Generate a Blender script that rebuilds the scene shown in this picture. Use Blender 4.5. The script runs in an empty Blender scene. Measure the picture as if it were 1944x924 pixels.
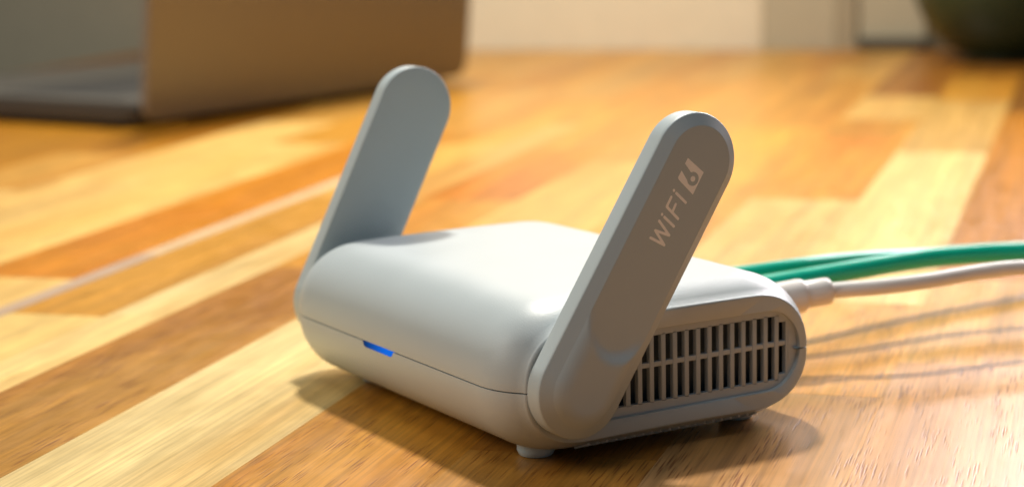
import bpy, bmesh, math, random
from mathutils import Vector, Matrix, noise

random.seed(7)
MM = 0.001
scene = bpy.context.scene
COL = scene.collection

# ------------------------------------------------------------------ camera
cam_data = bpy.data.cameras.new('camera')
cam = bpy.data.objects.new('camera', cam_data)
COL.objects.link(cam)
cR = Vector((0.5114896, 0.8589952, -0.0224857))
cU = Vector((-0.1357451, 0.1066134, 0.9849908))
cF = Vector((-0.8484996, 0.5007602, -0.1711361))
cam.matrix_world = Matrix(((cR.x, cU.x, -cF.x, 0.3965217), (cR.y, cU.y, -cF.y, -0.2411718),
                           (cR.z, cU.z, -cF.z, 0.1181701), (0, 0, 0, 1)))
cam_data.sensor_width = 36.0
cam_data.lens = 69.5946
cam_data.clip_start = 0.01
cam_data.clip_end = 50
cam_data.dof.use_dof = True
cam_data.dof.focus_distance = 0.422
cam_data.dof.aperture_fstop = 13.0
scene.camera = cam

# ------------------------------------------------------------------ world and lamps
world = bpy.data.worlds.new('World')
scene.world = world
world.use_nodes = True
bg = world.node_tree.nodes['Background']
bg.inputs[0].default_value = (0.55, 0.74, 0.90, 1)
bg.inputs[1].default_value = 0.105


def area(name, loc, target, size, power, colour, size_y=None, shape='DISK'):
    d = bpy.data.lights.new(name, 'AREA')
    d.shape = shape
    d.size = size
    if size_y:
        d.size_y = size_y
    d.energy = power
    d.color = colour
    o = bpy.data.objects.new(name, d)
    COL.objects.link(o)
    o.location = loc
    o.rotation_euler = (Vector(target) - Vector(loc)).to_track_quat('-Z', 'Y').to_euler()
    return o, d


KD = Vector((-0.60, 0.32, 1.0)).normalized()
kd = bpy.data.lights.new('key_lamp', 'SPOT')
kd.energy = 130
kd.color = (1.0, 0.94, 0.84)
kd.shadow_soft_size = 0.08
kd.spot_size = math.radians(72)
kd.spot_blend = 1.0
ko = bpy.data.objects.new('key_lamp', kd)
COL.objects.link(ko)
ko.location = KD * 1.7
ko.rotation_euler = (-KD).to_track_quat('-Z', 'Y').to_euler()
_, wl = area('window_light', (-0.475, 0.955, 0.46), (0.12, 0.02, 0.0), 0.60, 1.9, (1.0, 0.90, 0.94), 0.36, 'RECTANGLE')
wl.spread = math.radians(62)
area('overhead_fill', (0.25, -0.30, 1.25), (0.0, 0.0, 0.0), 0.5, 2.4, (0.96, 0.98, 1.0))  # added soft fill from above, lifts the upward-facing surfaces
area('front_fill', (-0.50, -1.00, 0.75), (0.0, 0.0, 0.04), 0.7, 6.0, (1.0, 0.95, 0.84))  # added warm fill from front left, brightens the front-facing sides
area('wall_fill', (-0.66, 0.36, 0.62), (-0.89, 0.62, 0.02), 0.20, 4.2, (1.0, 0.93, 0.80))  # added wash, only there to brighten the far wall

scene.view_settings.view_transform = 'Standard'
scene.view_settings.look = 'None'
scene.view_settings.exposure = 0.0
scene.view_settings.gamma = 1.0
scene.render.engine = 'CYCLES'
scene.cycles.use_denoising = True
scene.cycles.max_bounces = 8
scene.cycles.sample_clamp_indirect = 6.0


# ------------------------------------------------------------------ helpers
def empty(name, loc=(0, 0, 0), rz=0.0):
    o = bpy.data.objects.new(name, None)
    COL.objects.link(o)
    o.empty_display_size = 0.01
    o.location = loc
    o.rotation_euler = (0, 0, rz)
    return o


def tag(o, label, cat, group=None):
    o['label'] = label
    o['category'] = cat
    if group:
        o['group'] = group
    return o


def link_bm(name, bm, mat, parent=None, smooth=True, angle=None):
    me = bpy.data.meshes.new(name)
    bmesh.ops.recalc_face_normals(bm, faces=bm.faces[:])
    bm.to_mesh(me)
    bm.free()
    if smooth:
        for p in me.polygons:
            p.use_smooth = True
        if angle is not None:
            me.set_sharp_from_angle(angle=math.radians(angle))
    me.materials.append(mat)
    o = bpy.data.objects.new(name, me)
    COL.objects.link(o)
    if parent:
        o.parent = parent
    return o


def box_bm(x0, x1, y0, y1, z0, z1, bev=0.0, seg=2):
    bm = bmesh.new()
    vs = [bm.verts.new((x, y, z)) for x in (x0, x1) for y in (y0, y1) for z in (z0, z1)]
    for f in ((0, 1, 3, 2), (4, 6, 7, 5), (0, 4, 5, 1), (2, 3, 7, 6), (0, 2, 6, 4), (1, 5, 7, 3)):
        bm.faces.new([vs[i] for i in f])
    if bev > 0:
        bmesh.ops.bevel(bm, geom=bm.edges[:], offset=bev, segments=seg, affect='EDGES', profile=0.5)
    return bm


def loops_bm(loops, cap0=False, cap1=False, closed=True):
    """skin a list of equal-length loops"""
    bm = bmesh.new()
    R = [[bm.verts.new(p) for p in l] for l in loops]
    n = len(loops[0])
    for a, b in zip(R, R[1:]):
        for i in range(n if closed else n - 1):
            j = (i + 1) % n
            bm.faces.new((a[i], a[j], b[j], b[i]))
    if cap0:
        bm.faces.new(R[0])
    if cap1:
        bm.faces.new(R[-1])
    return bm


def lathe_bm(prof, n=48, cap0=True, cap1=True):
    return loops_bm([[(r * math.cos(2 * math.pi * i / n), r * math.sin(2 * math.pi * i / n), z) for i in range(n)]
                     for r, z in prof], cap0, cap1)


def catmull(P, k=14):
    P = [Vector(p) for p in P]
    Q = [2 * P[0] - P[1]] + P + [2 * P[-1] - P[-2]]
    out = []
    for i in range(1, len(Q) - 2):
        p0, p1, p2, p3 = Q[i - 1:i + 3]
        for s in range(k):
            t = s / k
            out.append(0.5 * ((2 * p1) + (p2 - p0) * t + (2 * p0 - 5 * p1 + 4 * p2 - p3) * t * t +
                              (3 * p1 - p0 - 3 * p2 + p3) * t ** 3))
    out.append(P[-1])
    return out


def tube_bm(path, radius, n=20, cap=True):
    path = [Vector(p) for p in path]
    loops = []
    up = Vector((0, 0, 1))
    for i, p in enumerate(path):
        t = (path[min(i + 1, len(path) - 1)] - path[max(i - 1, 0)]).normalized()
        s = t.cross(up)
        s = s.normalized() if s.length > 1e-3 else Vector((1, 0, 0))
        v = s.cross(t)
        r = radius[i] if isinstance(radius, (list, tuple)) else radius
        loops.append([p + r * (math.cos(2 * math.pi * k / n) * s + math.sin(2 * math.pi * k / n) * v) for k in range(n)])
    return loops_bm(loops, cap, cap)


# ------------------------------------------------------------------ materials
def new_mat(name):
    m = bpy.data.materials.new(name)
    m.use_nodes = True
    nt = m.node_tree
    return m, nt, nt.nodes['Principled BSDF']


def N(nt, t, **kw):
    n = nt.nodes.new(t)
    for k, v in kw.items():
        setattr(n, k, v)
    return n


def plastic(name, col, rough=0.42, bump=0.04, scale=2600, spec=0.5, var=0.02):
    m, nt, b = new_mat(name)
    L = nt.links.new
    tc = N(nt, 'ShaderNodeTexCoord')
    no = N(nt, 'ShaderNodeTexNoise')
    no.inputs['Scale'].default_value = scale
    no.inputs['Detail'].default_value = 2
    L(tc.outputs['Object'], no.inputs['Vector'])
    bp = N(nt, 'ShaderNodeBump')
    bp.inputs['Strength'].default_value = bump
    bp.inputs['Distance'].default_value = 0.0002
    L(no.outputs['Fac'], bp.inputs['Height'])
    L(bp.outputs['Normal'], b.inputs['Normal'])
    n2 = N(nt, 'ShaderNodeTexNoise')
    n2.inputs['Scale'].default_value = 60
    L(tc.outputs['Object'], n2.inputs['Vector'])
    r = N(nt, 'ShaderNodeMapRange')
    r.inputs['To Min'].default_value = 1 - var
    r.inputs['To Max'].default_value = 1 + var
    L(n2.outputs['Fac'], r.inputs['Value'])
    mx = N(nt, 'ShaderNodeMix', data_type='RGBA', blend_type='MULTIPLY')
    mx.inputs['Factor'].default_value = 1
    mx.inputs['A'].default_value = (*col, 1)
    L(r.outputs['Result'], mx.inputs['B'])
    L(mx.outputs['Result'], b.inputs['Base Color'])
    r2 = N(nt, 'ShaderNodeMapRange')
    r2.inputs['To Min'].default_value = rough - 0.04
    r2.inputs['To Max'].default_value = rough + 0.04
    L(n2.outputs['Fac'], r2.inputs['Value'])
    L(r2.outputs['Result'], b.inputs['Roughness'])
    b.inputs['Specular IOR Level'].default_value = spec
    return m


M_SHELL = plastic('shell_plastic', (0.49, 0.545, 0.56), 0.42, 0.17, 3000)
M_ANT = plastic('antenna_plastic', (0.47, 0.535, 0.55), 0.46, 0.06)
M_GRILLE = plastic('grille_plastic', (0.46, 0.51, 0.53), 0.5, 0.04)
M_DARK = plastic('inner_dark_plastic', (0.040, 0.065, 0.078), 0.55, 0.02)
M_FOOT = plastic('foot_rubber', (0.62, 0.74, 0.76), 0.5, 0.05)
M_PRINT = plastic('print_ink', (0.99, 0.98, 0.95), 0.5, 0.0)
M_WHITE = plastic('cable_white', (0.80, 0.76, 0.73), 0.34, 0.02)
M_GREEN = plastic('cable_green', (0.0, 0.48, 0.33), 0.30, 0.02)
M_METAL, _nt, _b = new_mat('plug_metal')
_b.inputs['Metallic'].default_value = 1
_b.inputs['Base Color'].default_value = (0.7, 0.7, 0.7, 1)
_b.inputs['Roughness'].default_value = 0.3
M_CLIP = plastic('plug_clear_plastic', (0.35, 0.75, 0.5), 0.2, 0.0)

M_LED, _nt, _b = new_mat('led_blue')
_tc = N(_nt, 'ShaderNodeTexCoord')
_sx = N(_nt, 'ShaderNodeSeparateXYZ')
_rp = N(_nt, 'ShaderNodeValToRGB')
_rp.color_ramp.elements[0].position = 0.0
_rp.color_ramp.elements[0].color = (0.0, 0.02, 0.07, 1)
_rp.color_ramp.elements[1].position = 0.75
_rp.color_ramp.elements[1].color = (0.0, 0.13, 0.70, 1)
_nt.links.new(_tc.outputs['Generated'], _sx.inputs[0])
_nt.links.new(_sx.outputs['X'], _rp.inputs[0])
_nt.links.new(_rp.outputs[0], _b.inputs['Emission Color'])
_b.inputs['Emission Strength'].default_value = 1.0
_b.inputs['Base Color'].default_value = (0.0, 0.01, 0.05, 1)
_b.inputs['Roughness'].default_value = 0.7
_b.inputs['Specular IOR Level'].default_value = 0.05


def wood_material():
    m, nt, b = new_mat('stave_wood')
    L = nt.links.new
    tc = N(nt, 'ShaderNodeTexCoord')
    oi = N(nt, 'ShaderNodeObjectInfo')
    off = N(nt, 'ShaderNodeVectorMath', operation='SCALE')
    cmb = N(nt, 'ShaderNodeCombineXYZ')
    L(oi.outputs['Random'], cmb.inputs[0])
    L(oi.outputs['Random'], cmb.inputs[1])
    L(oi.outputs['Random'], cmb.inputs[2])
    L(cmb.outputs[0], off.inputs[0])
    off.inputs['Scale'].default_value = 37.0
    add = N(nt, 'ShaderNodeVectorMath', operation='ADD')
    L(tc.outputs['Object'], add.inputs[0])
    L(off.outputs[0], add.inputs[1])

    def noise_n(sx, sy, scale, detail=3, rough=0.55, dist=0.0):
        mp = N(nt, 'ShaderNodeMapping')
        mp.inputs['Scale'].default_value = (sx, sy, sy)
        L(add.outputs[0], mp.inputs['Vector'])
        n = N(nt, 'ShaderNodeTexNoise')
        n.inputs['Scale'].default_value = scale
        n.inputs['Detail'].default_value = detail
        n.inputs['Roughness'].default_value = rough
        n.inputs['Distortion'].default_value = dist
        L(mp.outputs[0], n.inputs['Vector'])
        return n

    def rng(src, a, b_, c, d):
        r = N(nt, 'ShaderNodeMapRange')
        r.inputs['From Min'].default_value = a
        r.inputs['From Max'].default_value = b_
        r.inputs['To Min'].default_value = c
        r.inputs['To Max'].default_value = d
        L(src, r.inputs['Value'])
        return r.outputs['Result']

    def mult(col, fac):
        x = N(nt, 'ShaderNodeMix', data_type='RGBA', blend_type='MULTIPLY')
        x.inputs['Factor'].default_value = 1
        L(col, x.inputs['A'])
        L(fac, x.inputs['B'])
        return x.outputs['Result']

    def blend(fac, a, col):
        x = N(nt, 'ShaderNodeMix', data_type='RGBA')
        L(fac, x.inputs['Factor'])
        L(a, x.inputs['A'])
        x.inputs['B'].default_value = (*col, 1)
        return x.outputs['Result']

    broad = noise_n(3.0, 22.0, 1.0, 3, 0.5, 0.6)        # tone bands along the stave
    fine = noise_n(14.0, 420.0, 1.0, 4, 0.6)           # fine fibre
    mott = noise_n(60.0, 160.0, 1.0, 3, 0.6)           # chatoyant mottle
    base = oi.outputs['Color']
    # warm heartwood streaks
    hs = rng(broad.outputs['Fac'], 0.46, 0.66, 0.0, 0.75)
    hm = N(nt, 'ShaderNodeMix', data_type='RGBA', blend_type='MULTIPLY')
    L(hs, hm.inputs['Factor'])
    L(base, hm.inputs['A'])
    hm.inputs['B'].default_value = (0.80, 0.62, 0.36, 1)
    c = hm.outputs['Result']
    c = mult(c, rng(fine.outputs['Fac'], 0.3, 0.7, 0.92, 1.08))
    c = mult(c, rng(mott.outputs['Fac'], 0.3, 0.7, 0.955, 1.045))
    hair = noise_n(16.0, 1150.0, 1.0, 3, 0.6)         # hairline grain
    c = mult(c, rng(hair.outputs['Fac'], 0.35, 0.60, 0.80, 1.08))
    swirl = noise_n(3.5, 95.0, 1.0, 5, 0.62, 0.9)       # growth-ring bands
    c = mult(c, rng(swirl.outputs['Fac'], 0.32, 0.68, 0.80, 1.18))
    # pores: short dark dashes
    mp = N(nt, 'ShaderNodeMapping')
    mp.inputs['Scale'].default_value = (75, 1700, 1700)
    L(add.outputs[0], mp.inputs['Vector'])
    vo = N(nt, 'ShaderNodeTexVoronoi')
    vo.inputs['Scale'].default_value = 1.0
    vo.inputs['Randomness'].default_value = 1.0
    L(mp.outputs[0], vo.inputs['Vector'])
    pore = rng(vo.outputs['Distance'], 0.22, 0.46, 1.0, 0.0)
    pm = noise_n(40.0, 130.0, 1.0, 2)
    pmask = rng(pm.outputs['Fac'], 0.42, 0.60, 0.0, 1.0)
    # open pores show mainly in the darker staves (alpha of the object colour)
    m1 = N(nt, 'ShaderNodeMath', operation='MULTIPLY')
    L(pore, m1.inputs[0])
    L(pmask, m1.inputs[1])
    m2 = N(nt, 'ShaderNodeMath', operation='MULTIPLY')
    L(m1.outputs[0], m2.inputs[0])
    L(oi.outputs['Alpha'], m2.inputs[1])
    x = N(nt, 'ShaderNodeMix', data_type='RGBA', blend_type='MULTIPLY')
    L(m2.outputs[0], x.inputs['Factor'])
    L(c, x.inputs['A'])
    x.inputs['B'].default_value = (0.46, 0.32, 0.22, 1)
    L(x.outputs['Result'], b.inputs['Base Color'])
    L(rng(mott.outputs['Fac'], 0.3, 0.7, 0.28, 0.38), b.inputs['Roughness'])
    hgt = N(nt, 'ShaderNodeMath', operation='SUBTRACT')
    L(fine.outputs['Fac'], hgt.inputs[0])
    L(m2.outputs[0], hgt.inputs[1])
    bp = N(nt, 'ShaderNodeBump')
    bp.inputs['Strength'].default_value = 0.25
    bp.inputs['Distance'].default_value = 0.00012
    L(hgt.outputs[0], bp.inputs['Height'])
    L(bp.outputs['Normal'], b.inputs['Normal'])
    b.inputs['Specular IOR Level'].default_value = 0.5
    return m


M_WOOD = wood_material()
M_GLUE = plastic('table_core', (0.30, 0.16, 0.05), 0.6, 0.0)

# ------------------------------------------------------------------ table of staves
DV = Vector((-0.68, 0.733, 0)).normalized()      # stave direction
NV = Vector((0.733, 0.68, 0)).normalized()       # across
T_END = 1.066
table = empty('wooden_table', (0, 0, 0), math.atan2(DV.y, DV.x))
tag(table, 'butcher block wooden table top of cream, orange and brown staves under everything', 'table')
# local frame: X = DV (t), Y = -NV  (n = -y)

CREAM = (0.80, 0.58, 0.28)
PALE = (0.82, 0.65, 0.37)
TAN = (0.64, 0.37, 0.115)
ORANGE = (0.64, 0.28, 0.025)
BROWN = (0.40, 0.185, 0.04)
HONEY = (0.64, 0.345, 0.075)
UMBER = (0.30, 0.145, 0.035)
PINK = (0.66, 0.42, 0.26)
OCHRE = (0.50, 0.25, 0.025)
LILAC = (0.58, 0.47, 0.42)
# rows: (n0, n1) mm across -> [(t_end mm along, colour, open pores)]; the first stave starts at -260
rows_known = {
    (-94, -47): [(230, PALE, .12), (420, (0.74, 0.46, 0.17), .3), (820, (0.66, 0.35, 0.09), .4), (1066, HONEY, .4)],
    (-134, -94): [(150, (0.50, 0.275, 0.08), .9), (300, HONEY, .5), (460, ORANGE, .4), (800, HONEY, .4), (1066, TAN, .4)],
    (-152, -134): [(70, (0.80, 0.60, 0.31), .3), (300, PALE, .1), (560, (0.72, 0.46, 0.18), .3), (1066, HONEY, .4)],
    (-183, -152): [(66, (0.80, 0.58, 0.27), .3), (300, HONEY, .4), (480, (0.72, 0.44, 0.15), .3), (700, HONEY, .4), (1066, TAN, .4)],
    (-190, -183): [(165, LILAC, .2), (360, (0.76, 0.60, 0.44), .1), (1066, TAN, .4)],
    (-47, -3): [(262, (0.68, 0.35, 0.075), .9), (560, (0.70, 0.36, 0.075), .4), (830, (0.60, 0.33, 0.08), .3), (1066, TAN, .4)],
    (-3, 39): [(-48, (0.52, 0.28, 0.085), .9), (120, (0.50, 0.25, 0.07), .9), (320, (0.76, 0.52, 0.25), .2), (520, (0.70, 0.32, 0.05), .5), (600, HONEY, .4), (720, (0.70, 0.45, 0.18), .3), (1066, BROWN, .5)],
    (39, 80): [(15, (0.66, 0.43, 0.25), 1.0), (125, (0.68, 0.38, 0.13), .9), (470, (0.80, 0.59, 0.30), .3), (700, (0.68, 0.44, 0.18), .4), (860, HONEY, .5), (1066, UMBER, .4)],
    (80, 123): [(52, PINK, 1.0), (165, (0.72, 0.43, 0.18), .8), (640, (0.56, 0.26, 0.04), .6), (1066, UMBER, .5)],
    (123, 168): [(110, PINK, 1.0), (420, (0.5, .24, .05), .6), (1066, UMBER, .5)],
    (-230, -190): [(118, (0.82, 0.58, 0.27), .4), (520, ORANGE, .4), (760, TAN, .3), (1066, HONEY, .4)],
    (-272, -230): [(180, (0.80, 0.56, 0.24), .5), (470, (0.84, 0.59, 0.26), .4), (840, HONEY, .4), (1066, TAN, .4)],
    (-316, -272): [(330, CREAM, .4), (560, (0.80, 0.55, 0.24), .3), (820, TAN, .4), (1066, HONEY, .4)],
    (-362, -316): [(300, CREAM, .3), (420, TAN, .4), (640, OCHRE, .4), (1066, TAN, .4)],
    (-408, -362): [(360, BROWN, .3), (560, OCHRE, .4), (1066, TAN, .4)],
    (-452, -408): [(340, OCHRE, .4), (540, OCHRE, .4), (1066, BROWN, .4)],
    (-498, -452): [(240, OCHRE, .4), (600, OCHRE, .4), (1066, BROWN, .4)],
    (-544, -498): [(400, HONEY, .4), (700, BROWN, .4), (1066, TAN, .4)],
    (-590, -544): [(300, ORANGE, .4), (700, UMBER, .4), (1066, BROWN, .4)],
    (-640, -590): [(500, BROWN, .4), (1066, UMBER, .4)],
    (168, 212): [(140, TAN, .6), (600, BROWN, .6), (1066, UMBER, .5)],
    (212, 256): [(300, BROWN, .6), (1066, UMBER, .5)],
}
G = 0.00003
for (n0, n1), segs in sorted(rows_known.items()):
    t0 = -0.26
    for te, colr, por in segs:
        t1 = te * MM
        top = random.uniform(-0.00004, 0.0)
        bm = box_bm(t0 + G, t1 - G, -n1 * MM + G, -n0 * MM - G, -0.026, top)
        o = link_bm('stave', bm, M_WOOD, table, smooth=False)
        k = random.uniform(0.96, 1.04)
        o.color = (colr[0] ** 1.12 * k, colr[1] ** 1.19 * k, colr[2] ** 1.36 * k, por)
        t0 = t1
link_bm('table_core', box_bm(-0.2595, T_END - .0005, -0.2555, 0.6395, -0.0262, -0.0009), M_GLUE, table, smooth=False)

# ------------------------------------------------------------------ wall behind
def wall_mat(name, col, rough=0.8):
    return plastic(name, col, rough, 0.2, 300, 0.3, 0.05)


def set_structure(o):
    o['kind'] = 'structure'
    return o


wall = empty('wall', (0, 0, 0), math.atan2(DV.y, DV.x))
set_structure(wall)
M_WALL = wall_mat('wall_cream', (0.82, 0.73, 0.55))
M_WALL_SHADE = wall_mat('wall_shaded', (0.32, 0.28, 0.20))  # wall in shade behind the laptop, the darkness put into its colour
M_WALLT = wall_mat('wall_taupe', (0.52, 0.46, 0.33))
M_SKIRT = wall_mat('dark_trim', (0.10, 0.09, 0.07))
# in the wall's frame X is depth, Y = -n
def wall_panel(n0, n1, z0, z1, dep, mat, name='wall_panel', bev=0.002):
    return link_bm(name, box_bm(T_END + 0.002 - dep, T_END + 0.06, -n1 * MM, -n0 * MM, z0, z1, bev), mat, wall, smooth=False)
wall_panel(-380, -120.2, -0.4, 1.4, 0.0, M_WALL)
wall_panel(-900, -380.2, -0.4, 1.4, 0.0, M_WALL_SHADE)
wall_panel(-120, -64.2, -0.4, 1.4, 0.0, M_WALLT)
wall_panel(-64, -48.2, -0.4, 1.4, 0.004, wall_mat('wall_post_paint', (0.42, 0.36, 0.25)), 'wall_post')
wall_panel(-48, 2.8, -0.4, 1.4, 0.0, M_WALLT)
wall_panel(-48, 3, 0.0, 0.009, 0.01, M_SKIRT, 'skirting_board', 0.001)
wall_panel(3, 620, -0.4, 1.4, 0.001, wall_mat('wall_umber', (0.15, 0.13, 0.085)))

# ------------------------------------------------------------------ router
XB, YB, AX, AY = 59.5, 41.5, 17.0, 19.0
ZS, BT, BB = 17.35, 17.7, 15.7
XE = 55.0
router = empty('wireless_router', (0, 0, 0))
tag(router, 'white wireless router with rounded pillow body, side air vents and blue status light', 'router')


def Fimp(x, y, z):
    u = max(abs(x) - (XB - AX), 0) / AX
    v = max(abs(y) - (YB - AY), 0) / AY
    rho = (u ** 2.22 + v ** 2.22) ** (2.45 / 2.22)
    if z >= ZS:
        crown = BT * (1 - 0.03 * ((x / 60) ** 2 + (y / 42) ** 2))
        w = ((z - ZS) / crown) ** 2.15
    else:
        w = ((ZS - z) / BB) ** 2.2
    return rho + w - 1


def ray_surface(x, a):
    c, s = math.cos(a), math.sin(a)
    lo, hi = 0.0, 60.0
    for _ in range(40):
        m = (lo + hi) / 2
        if Fimp(x, m * c, ZS + m * s) < 0:
            lo = m
        else:
            hi = m
    return lo


def stadium_ray(a, zc, r, hy):
    """distance from (0,ZS) to a stadium centred (0,zc), radius r, half length hy, along angle a"""
    c, s = math.cos(a), math.sin(a)
    lo, hi = 0.0, 60.0
    for _ in range(40):
        m = (lo + hi) / 2
        y, z = m * c, ZS + m * s - zc
        d = math.hypot(max(abs(y) - (hy - r), 0), z) - r
        if d < 0:
            lo = m
        else:
            hi = m
    return lo


def spaced_angles(a0, a1, n):
    """angles giving about even spacing along the middle section"""
    fine = [a0 + (a1 - a0) * i / 1200 for i in range(1201)]
    pts = []
    for a in fine:
        r = ray_surface(0, a)
        pts.append((r * math.cos(a), r * math.sin(a)))
    L = [0]
    for p, q in zip(pts, pts[1:]):
        L.append(L[-1] + math.hypot(q[0] - p[0], q[1] - p[1]))
    out, k = [], 0
    for i in range(n + 1):
        t = L[-1] * i / n
        while k < 1199 and L[k + 1] < t:
            k += 1
        f = (t - L[k]) / max(L[k + 1] - L[k], 1e-9)
        out.append(fine[k] + (fine[k + 1] - fine[k]) * f)
    return out


VZ, VR, VY = 17.8, 9.2, 35.0
xs = [-54.0 + 108.0 * i / 84 for i in range(85)]


def shell(name, a0, a1, n):
    ang = spaced_angles(a0, a1, n)
    top = a1 <= math.pi + 0.01
    loops = []

    def pt(x, rad, a, i):
        y, z = rad * math.cos(a), ZS + rad * math.sin(a)
        # seam gap
        g = 0.14
        if i in (0, n):
            z = ZS + (g if top else -g)
        return (x * MM, y * MM, z * MM)

    def section(x, fn):
        l = [pt(x, fn(a), a, i) for i, a in enumerate(ang)]
        # rolled-in lips at the seam
        y0, y1 = l[0][1], l[-1][1]
        z0 = l[0][2]
        s0, s1 = math.copysign(1, y0), math.copysign(1, y1)
        dz = 0.10 * MM * (1 if top else -1)
        l[0] = (l[0][0], y0 - s0 * 0.07 * MM, z0)
        l[-1] = (l[-1][0], y1 - s1 * 0.07 * MM, z0)
        first = (l[0][0], y0 - s0 * 1.2 * MM, z0)
        last = (l[-1][0], y1 - s1 * 1.2 * MM, z0)
        return [first] + l + [last]
    # left end
    sl = [ray_surface(-54.0, a) for a in ang]
    dl = dict(zip(ang, sl))
    loops.append(section(-XE, lambda a: dl[a] * 0.2))
    for dx, ins in ((0.0, 1.5), (0.12, 0.75), (0.5, 0.2)):
        loops.append(section(-XE + dx, lambda a, ins=ins: dl[a] - ins))
    for x in xs:
        loops.append(section(x, lambda a, x=x: ray_surface(x, a)))
    sr = {a: ray_surface(54.0, a) for a in ang}
    for dx, ins in ((0.45, 0.10), (0.75, 0.24), (0.93, 0.48), (1.0, 0.75), (1.0, 0.85)):
        loops.append(section(54.0 + dx, lambda a, ins=ins: sr[a] - ins))
    loops.append(section(55.0, lambda a: stadium_ray(a, VZ, VR, VY) + 0.12))
    loops.append(section(54.93, lambda a: stadium_ray(a, VZ, VR, VY)))
    loops.append(section(53.0, lambda a: stadium_ray(a, VZ, VR - 0.05, VY)))
    bm = loops_bm(loops, closed=False)
    return link_bm(name, bm, M_SHELL, router, True, 50)


top_shell = shell('top_shell', 0.0, math.pi, 96)
bottom_shell = shell('bottom_shell', math.pi, 2 * math.pi, 88)

# dark core that closes the seam and the inside of the vents
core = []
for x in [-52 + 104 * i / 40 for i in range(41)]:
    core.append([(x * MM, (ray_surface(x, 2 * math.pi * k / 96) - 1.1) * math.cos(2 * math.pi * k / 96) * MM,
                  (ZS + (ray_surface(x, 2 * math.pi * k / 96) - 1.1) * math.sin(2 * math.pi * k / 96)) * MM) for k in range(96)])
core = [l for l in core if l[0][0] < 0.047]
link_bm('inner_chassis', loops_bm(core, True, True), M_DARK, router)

# vent grille -----------------------------------------------------------
grille = empty('vent_grille')
grille.parent = router
XV = 53.9
PIT, Y0S = 3.085, 30.78
SW = 1.92            # slot width
ZT, ZB, ZC = 25.25, 10.7, 18.85
NS = 17


def slot_range(y):
    """slot top and bottom inside the stadium"""
    m = 1.2
    r = VR - m
    e = abs(y) + SW / 2 - (VY - VR) - 0.6
    h = r if e <= 0 else math.sqrt(max(r * r - e * e, 0.0))
    return max(VZ - h, ZB), min(VZ + h, ZT)


# slats between the slots (bars), each one piece
def bar(y0, y1, z0, z1, x0=52.6, x1=XV, bev=0.12, name='slat'):
    o = link_bm(name, box_bm(x0 * MM, x1 * MM, y0 * MM, y1 * MM, z0 * MM, z1 * MM, bev * MM, 2), M_GRILLE, grille, True, 40)
    return o


for i in range(NS):
    ya = Y0S - i * PIT
    if i > 0:
        z0, z1 = slot_range(ya + PIT / 2)
        bar(ya + SW / 2, ya + PIT - SW / 2, ZB - 0.3, ZT + 0.3)
bar(Y0S - (NS - 1) * PIT - 2, Y0S + 1.0, ZC - 0.55, ZC + 0.55, 52.7, XV - 0.12, 0.1, 'crossbar')

# grille frame: stadium plate with one tall opening per slot row, built as strips above/below and end pieces
fr = bmesh.new()


def plate_poly(pts, x1=XV, x0=52.6):
    a = [fr.verts.new((x1 * MM, y * MM, z * MM)) for y, z in pts]
    b_ = [fr.verts.new((x0 * MM, y * MM, z * MM)) for y, z in pts]
    fr.faces.new(a)
    fr.faces.new(list(reversed(b_)))
    n = len(pts)
    for i in range(n):
        j = (i + 1) % n
        fr.faces.new((a[i], b_[i], b_[j], a[j]))


def stad_z(y, r=VR):
    e = abs(y) - (VY - VR)
    return r if e <= 0 else math.sqrt(max(r * r - e * e, 0.0))


edges = []
yy = -VY
ylist = [-VY + 0.001]
for k in range(1, 141):
    ylist.append(-VY + 2 * VY * k / 140)
slots = []
for i in range(NS):
    ya = Y0S - i * PIT
    slots.append((ya - SW / 2, ya + SW / 2))
cuts = sorted(set([round(v, 4) for v in ylist] + [round(v, 4) for s in slots for v in s]))
for a, b2 in zip(cuts, cuts[1:]):
    if b2 - a < 1e-3:
        continue
    mid = (a + b2) / 2
    ha, hb = stad_z(a), stad_z(b2)
    s = [q for q in slots if q[0] < mid < q[1]]
    if s:
        z0, z1 = slot_range((s[0][0] + s[0][1]) / 2)
        plate_poly([(a, z1), (b2, z1), (b2, VZ + hb), (a, VZ + ha)])
        plate_poly([(a, VZ - ha), (b2, VZ - hb), (b2, z0), (a, z0)])
    elif mid > Y0S - (NS - 1) * PIT - SW / 2 and mid < Y0S:
        plate_poly([(a, ZT + 0.0), (b2, ZT + 0.0), (b2, VZ + hb), (a, VZ + ha)])
        plate_poly([(a, VZ - ha), (b2, VZ - hb), (b2, ZB), (a, ZB)])
    else:
        if ha < 1e-3:
            plate_poly([(a, VZ), (b2, VZ - hb), (b2, VZ + hb)])
        elif hb < 1e-3:
            plate_poly([(a, VZ - ha), (b2, VZ), (a, VZ + ha)])
        else:
            plate_poly([(a, VZ - ha), (b2, VZ - hb), (b2, VZ + hb), (a, VZ + ha)])
bmesh.ops.remove_doubles(fr, verts=fr.verts[:], dist=1e-7)
link_bm('grille_frame', fr, M_GRILLE, grille, False)
# curved rib near the end of the grille
bar(32.35, 32.6, 14.5, 21.5, 52.7, XV + 0.12, 0.05, 'end_rib')
# inner baffle that shows through the slots
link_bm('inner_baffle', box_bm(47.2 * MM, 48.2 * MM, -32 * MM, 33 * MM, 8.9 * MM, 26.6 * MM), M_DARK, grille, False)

# bottom ribs under the vent side ---------------------------------------
rb = box_bm(-1.9 * MM, 1.9 * MM, -0.42 * MM, 0.42 * MM, -0.3 * MM, 0.3 * MM, 0.12 * MM, 2)
rib0 = link_bm('rib', rb, M_SHELL, bottom_shell, True, 40)


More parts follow.
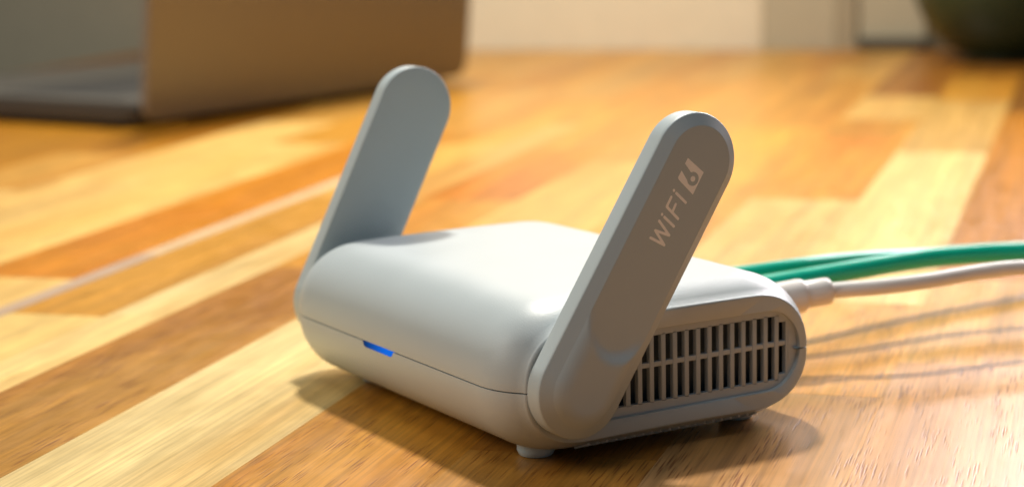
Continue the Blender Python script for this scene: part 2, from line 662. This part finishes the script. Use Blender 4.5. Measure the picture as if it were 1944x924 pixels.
def surf_z_bottom(x, y):
    lo, hi = 0.0, ZS
    for _ in range(40):
        m = (lo + hi) / 2
        if Fimp(x, y, m) < 0:
            hi = m
        else:
            lo = m
    return hi


for i in range(20):
    r_ = rib0 if i == 0 else rib0.copy()
    if i:
        COL.objects.link(r_)
        r_.parent = bottom_shell
    x, y = 50.2, -20.5 + i * 2.35
    z = surf_z_bottom(x, y)
    sl = (surf_z_bottom(x + 0.5, y) - surf_z_bottom(x - 0.5, y))
    r_.location = (x * MM, y * MM, (z - 0.05) * MM)
    r_.rotation_euler = (0, -math.atan(sl), math.radians(28))

# feet -------------------------------------------------------------------
fp = [(0.0001, 4.6), (3.9, 4.6), (4.15, 2.2), (4.2, 1.3), (4.0, 0.9), (3.75, 0.35), (3.5, 0.1), (3.2, 0.0), (0.0001, 0.0)]
foot0 = None
for x, y in ((42.2, -27.2), (42.2, 26.6), (-38.5, -24.5), (-42.2, 26.6)):
    if foot0 is None:
        foot0 = link_bm('foot', lathe_bm([(r * MM, z * MM) for r, z in fp], 48, False, False), M_FOOT, router, True, 40)
        f_ = foot0
    else:
        f_ = foot0.copy()
        COL.objects.link(f_)
        f_.parent = router
    f_.location = (x * MM, y * MM, 0)

# status light -------------------------------------------------------------
bm = bmesh.new()
NX, NZ = 24, 4
for side in (0,):
    grid = []
    for i in range(NX + 1):
        rowv = []
        for j in range(NZ + 1):
            t = i / NX
            x = -11.4 + 14.9 * t
            ztop, zbot = ZS + 0.02, ZS - 1.35
            # slanted left end, rounded right end
            e = min(1, (t / 0.05)) if t < 0.05 else min(1, ((1 - t) / 0.05))
            z = ztop + (zbot - ztop) * (j / NZ) * (0.35 + 0.65 * e)
            a = math.atan2(z - ZS, -YB)
            lo, hi = 30.0, 45.0
            for _ in range(30):
                m = (lo + hi) / 2
                if Fimp(x, -m, z) < 0:
                    lo = m
                else:
                    hi = m
            rowv.append(bm.verts.new((x * MM, (-lo - 0.05) * MM, z * MM)))
        grid.append(rowv)
    for i in range(NX):
        for j in range(NZ):
            bm.faces.new((grid[i][j], grid[i + 1][j], grid[i + 1][j + 1], grid[i][j + 1]))
    ret = bmesh.ops.extrude_face_region(bm, geom=bm.faces[:])
    bmesh.ops.translate(bm, verts=[g for g in ret['geom'] if isinstance(g, bmesh.types.BMVert)], vec=(0, 0.0012, 0))
link_bm('status_light', bm, M_LED, router, True, 40)

# ------------------------------------------------------------------ antennas
AR, AL = 10.37, 54.02
AT = 4.6             # slab thickness
CB, CCUT, DM = 3.2, 1.7, 6.5


def stadium_pts(off, n=60):
    """stadium ring inset by off; (a along, b across)"""
    r = AR - off
    pts = []
    for i in range(n + 1):
        t = math.pi * i / n
        pts.append((AL + r * math.sin(t), r * math.cos(t)))
    m = 80
    for i in range(1, m):
        pts.append((AL * (1 - i / m), -r))
    for i in range(n + 1):
        t = math.pi * i / n
        pts.append((-r * math.sin(t), -r * math.cos(t)))
    for i in range(1, m):
        pts.append((AL * i / m, r))
    return pts


D1 = 2.66
SC_A = 14.8


def face_height(a, b):
    """height of the outer face above the slab edge"""
    aa = min(max(a, 0), AL)
    d = AR - math.hypot(a - aa, b)
    sl = CCUT / D1
    if d <= D1:
        hl = sl * d
    else:
        q = min((d - D1) / (DM - D1), 1.0)
        hl = CCUT + (CB - CCUT) * (1 - (1 - q) ** 2.2)
    # near the pivot the edge is softer
    # inner stadium
    ac = min(max(a, SC_A), AL)
    s = (AR - D1) - math.hypot(a - ac, b)
    if s <= 0:
        return hl if a < SC_A + 2 else min(hl, CCUT)
    f = 1.0 - min(s / 2.8, 1.0)
    f = f * f * (3 - 2 * f)
    # lip fades away up the sides
    k = 1.0 - min(max((a - (SC_A - 6.0)) / 6.5, 0), 1)
    k = k * k * (3 - 2 * k)
    return min(hl, CCUT + (CB - CCUT) * f * k)


def antenna(sign, theta, label):
    root = empty('antenna')
    root.parent = router
    root['label'] = label
    root.location = (sign * (XE + 0.4) * MM, -26.83 * MM, 17.7 * MM)
    root.rotation_euler = (-theta, 0, 0)
    # local: Z up the blade (a), -Y across (b), X outwards*sign ; x=0 is inner face

    def P(a, b, x):
        return (sign * x * MM, -b * MM, a * MM)
    loops = []
    FI = 0.45
    loops.append([P(a, b, 0.0) for a, b in stadium_pts(AR - 0.05)])
    loops.append([P(a, b, 0.0) for a, b in stadium_pts(5)])
    for k in range(0, 5):
        t = math.pi / 2 * k / 4
        loops.append([P(a, b, FI * (1 - math.cos(t))) for a, b in stadium_pts(FI * (1 - math.sin(t)))])
    for x in (2.0, 3.5, AT - 0.35):
        loops.append([P(a, b, x) for a, b in stadium_pts(0)])
    loops.append([P(a, b, AT - 0.08) for a, b in stadium_pts(0.10)])
    offs = [0.16, 0.3, 0.8, 1.6, 2.3, D1 - 0.12, D1 - 0.04, D1 + 0.04, D1 + 0.12] + [D1 + 0.12 + 0.225 * i for i in range(1, 33)] + [AR - 0.12, AR]
    for o_ in offs:
        loops.append([P(a, b, AT + face_height(a, b)) for a, b in stadium_pts(o_)])
    bm = loops_bm(loops, True, False)
    bmesh.ops.remove_doubles(bm, verts=bm.verts[:], dist=1e-6)
    blade = link_bm('blade', bm, M_ANT, root, True, 60)
    # hub that joins the blade to the body
    hub = lathe_bm([(0.0001, -2.2), (8.2, -2.2), (8.2, 0.05), (0.0001, 0.05)], 64, False, False)
    hub.transform(Matrix.Scale(MM, 4))
    hub.transform(Matrix.Rotation(math.pi / 2 * sign, 4, 'Y'))
    link_bm('hinge_hub', hub, M_DARK, root, True, 40)
    return root


antR = antenna(1, 0.5777 * -1 * -1, 'antenna printed with WiFi 6, in front of the vent')
antL = antenna(-1, 0.4716, 'far plain antenna')

# print on the right antenna -------------------------------------------------
PX = AT + CCUT + 0.02


def stroke(bm, p, q, w, x=PX, n=6):
    """rounded 2D stroke as a thin polygon"""
    p, q = Vector(p), Vector(q)
    d = (q - p)
    d = d.normalized() if d.length > 1e-6 else Vector((1, 0))
    a0 = math.atan2(d.y, d.x)
    pts = []
    for k in range(n + 1):
        t = a0 - math.pi / 2 + math.pi * k / n
        pts.append(q + w * Vector((math.cos(t), math.sin(t))))
    for k in range(n + 1):
        t = a0 + math.pi / 2 + math.pi * k / n
        pts.append(p + w * Vector((math.cos(t), math.sin(t))))
    flat(bm, pts, x)


LAYER = [0]


def flat(bm, pts, x):
    LAYER[0] += 1
    x = x + 0.0012 * LAYER[0]
    vs = [bm.verts.new((x * MM, -v[1] * MM, v[0] * MM)) for v in pts]
    bm.faces.new(vs)


def print_obj(name, build):
    LAYER[0] = 0
    bm = bmesh.new()
    build(bm)
    bmesh.ops.triangulate(bm, faces=bm.faces[:])
    return link_bm(name, bm, M_PRINT, antR, False)


SWD = 0.31


def letters_w(bm):
    pts = [(34.7, 2.65), (35.0, -1.3), (36.55, 2.4), (37.3, -1.3), (38.7, 2.6)]
    for p, q in zip(pts, pts[1:]):
        stroke(bm, p, q, SWD)


def letter_i(bm, a):
    stroke(bm, (a + 0.04, 1.85), (a - 0.50, -1.35), SWD)
    stroke(bm, (a + 0.22, 2.66), (a + 0.28, 2.72), SWD)


def letter_f(bm):
    stroke(bm, (44.35, 2.55), (42.15, 2.5), SWD)
    stroke(bm, (42.1, 2.45), (41.3, -1.45), SWD)
    stroke(bm, (41.85, 0.6), (43.6, 0.75), SWD)


print_obj('letter', letters_w)
print_obj('letter', lambda bm: letter_i(bm, 39.95))
print_obj('letter', letter_f)
print_obj('letter', lambda bm: letter_i(bm, 45.6))


def six_box(bm):
    cx, cy, R_ = 50.18, -0.30, 1.48
    quad = [(47.35, -2.1), (48.4, 3.27), (53.3, 3.22), (52.65, -2.05)]

    def outer(t):
        d = (math.cos(t), math.sin(t))
        best = 99
        for p, q in zip(quad, quad[1:] + quad[:1]):
            ex, ey = q[0] - p[0], q[1] - p[1]
            den = d[0] * ey - d[1] * ex
            if abs(den) < 1e-9:
                continue
            k = ((p[0] - cx) * ey - (p[1] - cy) * ex) / den
            m = ((p[0] - cx) * d[1] - (p[1] - cy) * d[0]) / den
            if k > 0 and -1e-6 <= m <= 1 + 1e-6:
                best = min(best, k)
        return (cx + best * d[0], cy + best * d[1])

    def ring(t):
        return (cx + R_ * math.cos(t), cy + R_ * math.sin(t))
    a0, a1 = math.radians(128), math.radians(412)
    n = 60
    ang = [a0 + (a1 - a0) * k / n for k in range(n + 1)]
    for x_, y_ in quad:
        t = math.atan2(y_ - cy, x_ - cx)
        while t < a0:
            t += 2 * math.pi
        if t < a1:
            ang.append(t)
    ang.sort()
    for t, u in zip(ang, ang[1:]):
        if u - t > 1e-4:
            flat(bm, [ring(t), outer(t), outer(u), ring(u)], PX)
            LAYER[0] -= 1
    flat(bm, [ring(a0), (50.3, 3.24), (48.7, 3.265), (48.4, 3.0), outer(a0)], PX)
    LAYER[0] -= 1
    flat(bm, [ring(a1), outer(a1), (51.95, 3.24)], PX)
    LAYER[0] -= 1
    flat(bm, [(cx + 0.60 * math.cos(2 * math.pi * k / 24), cy + 0.62 * math.sin(2 * math.pi * k / 24)) for k in range(24)], PX)


print_obj('logo', six_box)

# ------------------------------------------------------------------ cables
def cable(name, path, r, mat, label, cat, group=None):
    root = empty(name, tuple(Vector(path[0]) * MM))
    tag(root, label, cat, group)
    o0 = Vector(path[0])
    pts = catmull([(Vector(p) - o0) * MM for p in path], 16)
    link_bm('cord', tube_bm(pts, r * MM, 24), mat, root)
    return root, o0


def sweep(root, o0, pts, radii, mat, name, n=32, flat_y=1.0):
    P_ = [(Vector(p) - o0) * MM for p in pts]
    bm = tube_bm(P_, [r * MM for r in radii], n)
    return link_bm(name, bm, mat, root, True, 40)


# white usb cable
wpath = [(10.5, 60, 17.2), (13.0, 68, 18.2), (16.1, 75.9, 19.3), (22.0, 87.4, 19.9), (25.3, 100.7, 20.4), (26.5, 116.5, 20.9),
         (29.5, 131, 21), (36, 160, 19), (46, 200, 11), (58, 250, 2.2), (70, 330, 2.1), (60, 450, 2.1)]
w, o0 = cable('usb_cable', wpath, 2.0, M_WHITE, 'white power cable with thick plug leaving the back of the router beside green cables', 'cable')
p0, p1 = Vector((7.5, 44.5, 16.4)), Vector((16.0, 76.2, 19.4))
dr = (p1 - p0).normalized()


def along(ts):
    return [p0 + dr * t for t in ts]


Lp = (p1 - p0).length
sweep(w, o0, along([-4, -3.8, 5]), [1.6, 1.7, 1.7], M_METAL, 'plug')
sweep(w, o0, along([0, 0.3, 1.0, 2, 20, 24.2, 25.2, 25.9, 26.1]), [2.6, 3.3, 3.9, 4.1, 4.25, 4.3, 4.15, 3.7, 3.2], M_WHITE, 'overmould')
sweep(w, o0, along([25.5, 25.8, 30.0, Lp - 1.4, Lp - 0.5, Lp - 0.1, Lp + 0.1]), [3.3, 3.45, 3.45, 3.45, 3.25, 2.8, 2.1], M_WHITE, 'strain_relief')


def ethernet(path, label, xport, zport):
    e, o0 = cable('ethernet_cable', path, 2.65, M_GREEN, label, 'cable', 'green cables behind the router')
    plug = link_bm('plug', box_bm(-5.8 * MM, 5.8 * MM, -9 * MM, 12 * MM, -4.0 * MM, 4.0 * MM, 0.4 * MM), M_CLIP, e, True, 40)
    plug.location = (Vector((xport, 46, zport)) - o0) * MM
    boot = link_bm('boot', box_bm(-5.0 * MM, 5.0 * MM, 0 * MM, 16 * MM, -3.9 * MM, 3.9 * MM, 1.2 * MM, 3), M_GREEN, e, True, 40)
    boot.location = (Vector((xport, 55, zport)) - o0) * MM
    clip = link_bm('clip', box_bm(-1.5 * MM, 1.5 * MM, -1 * MM, 15 * MM, 0, 0.9 * MM, 0.2 * MM), M_CLIP, e, True, 40)
    clip.location = (Vector((xport, 44, zport + 4.3)) - o0) * MM
    clip.rotation_euler = (math.radians(10), 0, 0)
    return e


g1 = [(-12, 62, 15), (-8.5, 73, 17), (-5.6, 83.8, 18), (-4.8, 92.4, 18.4), (-4.2, 105.8, 18.8), (-4.3, 120.4, 19), (-2.8, 134, 19),
      (3.6, 155.6, 18.7), (18, 190, 17), (38, 245, 9), (48, 300, 2.9), (40, 420, 2.8)]
ethernet(g1, 'nearer green network cable, running just above the white one', -12, 14.5)
g2 = [(-30, 60, 15), (-24, 71, 17), (-20.1, 81.4, 17.8), (-19.1, 94.7, 18), (-21.2, 110.6, 17.2), (-22.9, 127, 16), (-24.1, 143.3, 14.6),
      (-24.2, 183.5, 12), (-18, 230, 7), (-10, 275, 2.9), (-20, 430, 2.8)]
ethernet(g2, 'farther pale green network cable, topmost of the three cables', -30, 14.5)

# ------------------------------------------------------------------ laptop
LE = Vector((-0.4296, 0.9030, 0)).normalized()          # hinge direction, left to right in the picture
LNrm = Vector((0.9030, 0.4296, 0)).normalized()         # towards the camera
laptop = empty('laptop', (-0.6181, 0.1281, 0), math.atan2(LE.y, LE.x))
tag(laptop, 'open laptop seen from behind, its brownish metal lid standing out of focus', 'laptop')
# local: X along hinge, -Y towards the camera side, Z up
M_LID, _nt, _b = new_mat('laptop_lid_metal')
_b.inputs['Base Color'].default_value = (0.28, 0.262, 0.235, 1)
_b.inputs['Metallic'].default_value = 0.15
_b.inputs['Roughness'].default_value = 0.42
_n = N(_nt, 'ShaderNodeTexNoise')
_n.inputs['Scale'].default_value = 900
_bp = N(_nt, 'ShaderNodeBump')
_bp.inputs['Strength'].default_value = 0.1
_bp.inputs['Distance'].default_value = 0.0001
_nt.links.new(_n.outputs['Fac'], _bp.inputs['Height'])
_nt.links.new(_bp.outputs['Normal'], _b.inputs['Normal'])
M_BASE = plastic('laptop_base_metal', (0.085, 0.078, 0.066), 0.6, 0.02, 2600, 0.3)
M_KEY = plastic('key_plastic', (0.02, 0.02, 0.02), 0.6, 0.0)


def rounded_slab(w0, w1, h0, h1, th, r, n=8):
    pts = []
    for cx, cy, a0 in ((w1 - r, h1 - r, 0), (w0 + r, h1 - r, 90), (w0 + r, h0 + r, 180), (w1 - r, h0 + r, 270)):
        for k in range(n + 1):
            a = math.radians(a0 + 90 * k / n)
            pts.append((cx + r * math.cos(a), cy + r * math.sin(a)))
    cxm, cym = (w0 + w1) / 2, (h0 + h1) / 2

    def ins(d):
        out = []
        for x, y in pts:
            out.append((x - math.copysign(d, x - cxm), y - math.copysign(d, y - cym)))
        return out
    b = th * 0.25
    L = []
    for d, z in ((b, 0), (b * .3, b * .3), (0, b), (0, th - b), (b * .3, th - b * .3), (b, th)):
        L.append([(x, y, z) for x, y in ins(d)])
    return loops_bm(L, True, True)


lid = rounded_slab(0, 0.300, 0.0, 0.205, 0.005, 0.011)
lid.transform(Matrix.Rotation(math.radians(90 + 6.0), 4, 'X'))
lid_o = link_bm('lid', lid, M_LID, laptop, True, 30)
lid_o.location = (0, 0.002, 0.0045)
base = rounded_slab(0.0, 0.300, 0.006, 0.215, 0.0135, 0.011)
base.transform(Matrix.Translation((0, 0, 0.0022)))
base_o = link_bm('base', base, M_BASE, laptop, True, 30)
hinge = tube_bm([(0.04, 0.004, 0.0075), (0.26, 0.004, 0.0075)], 0.0045, 16)
link_bm('hinge', hinge, M_KEY, laptop, True, 40)
link_bm('keyboard', box_bm(0.014, 0.286, 0.03, 0.125, 0.0157, 0.0162, 0.0002), M_KEY, laptop, False)
for x in (0.02, 0.28):
    for y in (0.02, 0.2):
        f_ = link_bm('rubber_foot', lathe_bm([(0.0001, 0.0), (0.005, 0.0), (0.006, 0.001), (0.006, 0.0024), (0.0001, 0.0024)], 24, False, False), M_KEY, laptop, True, 40)
        f_.location = (x, y, 0)

# ------------------------------------------------------------------ green pot
M_POT = plastic('pot_green_glaze', (0.026, 0.055, 0.028), 0.35, 0.02, 400, 0.5, 0.15)
prof = [(0.0001, 0.0), (0.026, 0.0), (0.028, 0.001), (0.028, 0.004)]
for k in range(1, 30):
    a = math.radians(-62 + k * 4.4)
    prof.append((0.066 * math.cos(a), 0.0625 + 0.066 * math.sin(a)))
prof += [(0.030, 0.126), (0.0325, 0.130), (0.030, 0.131), (0.027, 0.127), (0.026, 0.115), (0.0001, 0.113)]
pot = link_bm('round_pot', lathe_bm(prof, 64, False, False), M_POT, None, True, 50)
pot.location = (-0.622, 0.765, 0.0)
tag(pot, 'dark green round pot at the far right end of the table, against the wall', 'pot')
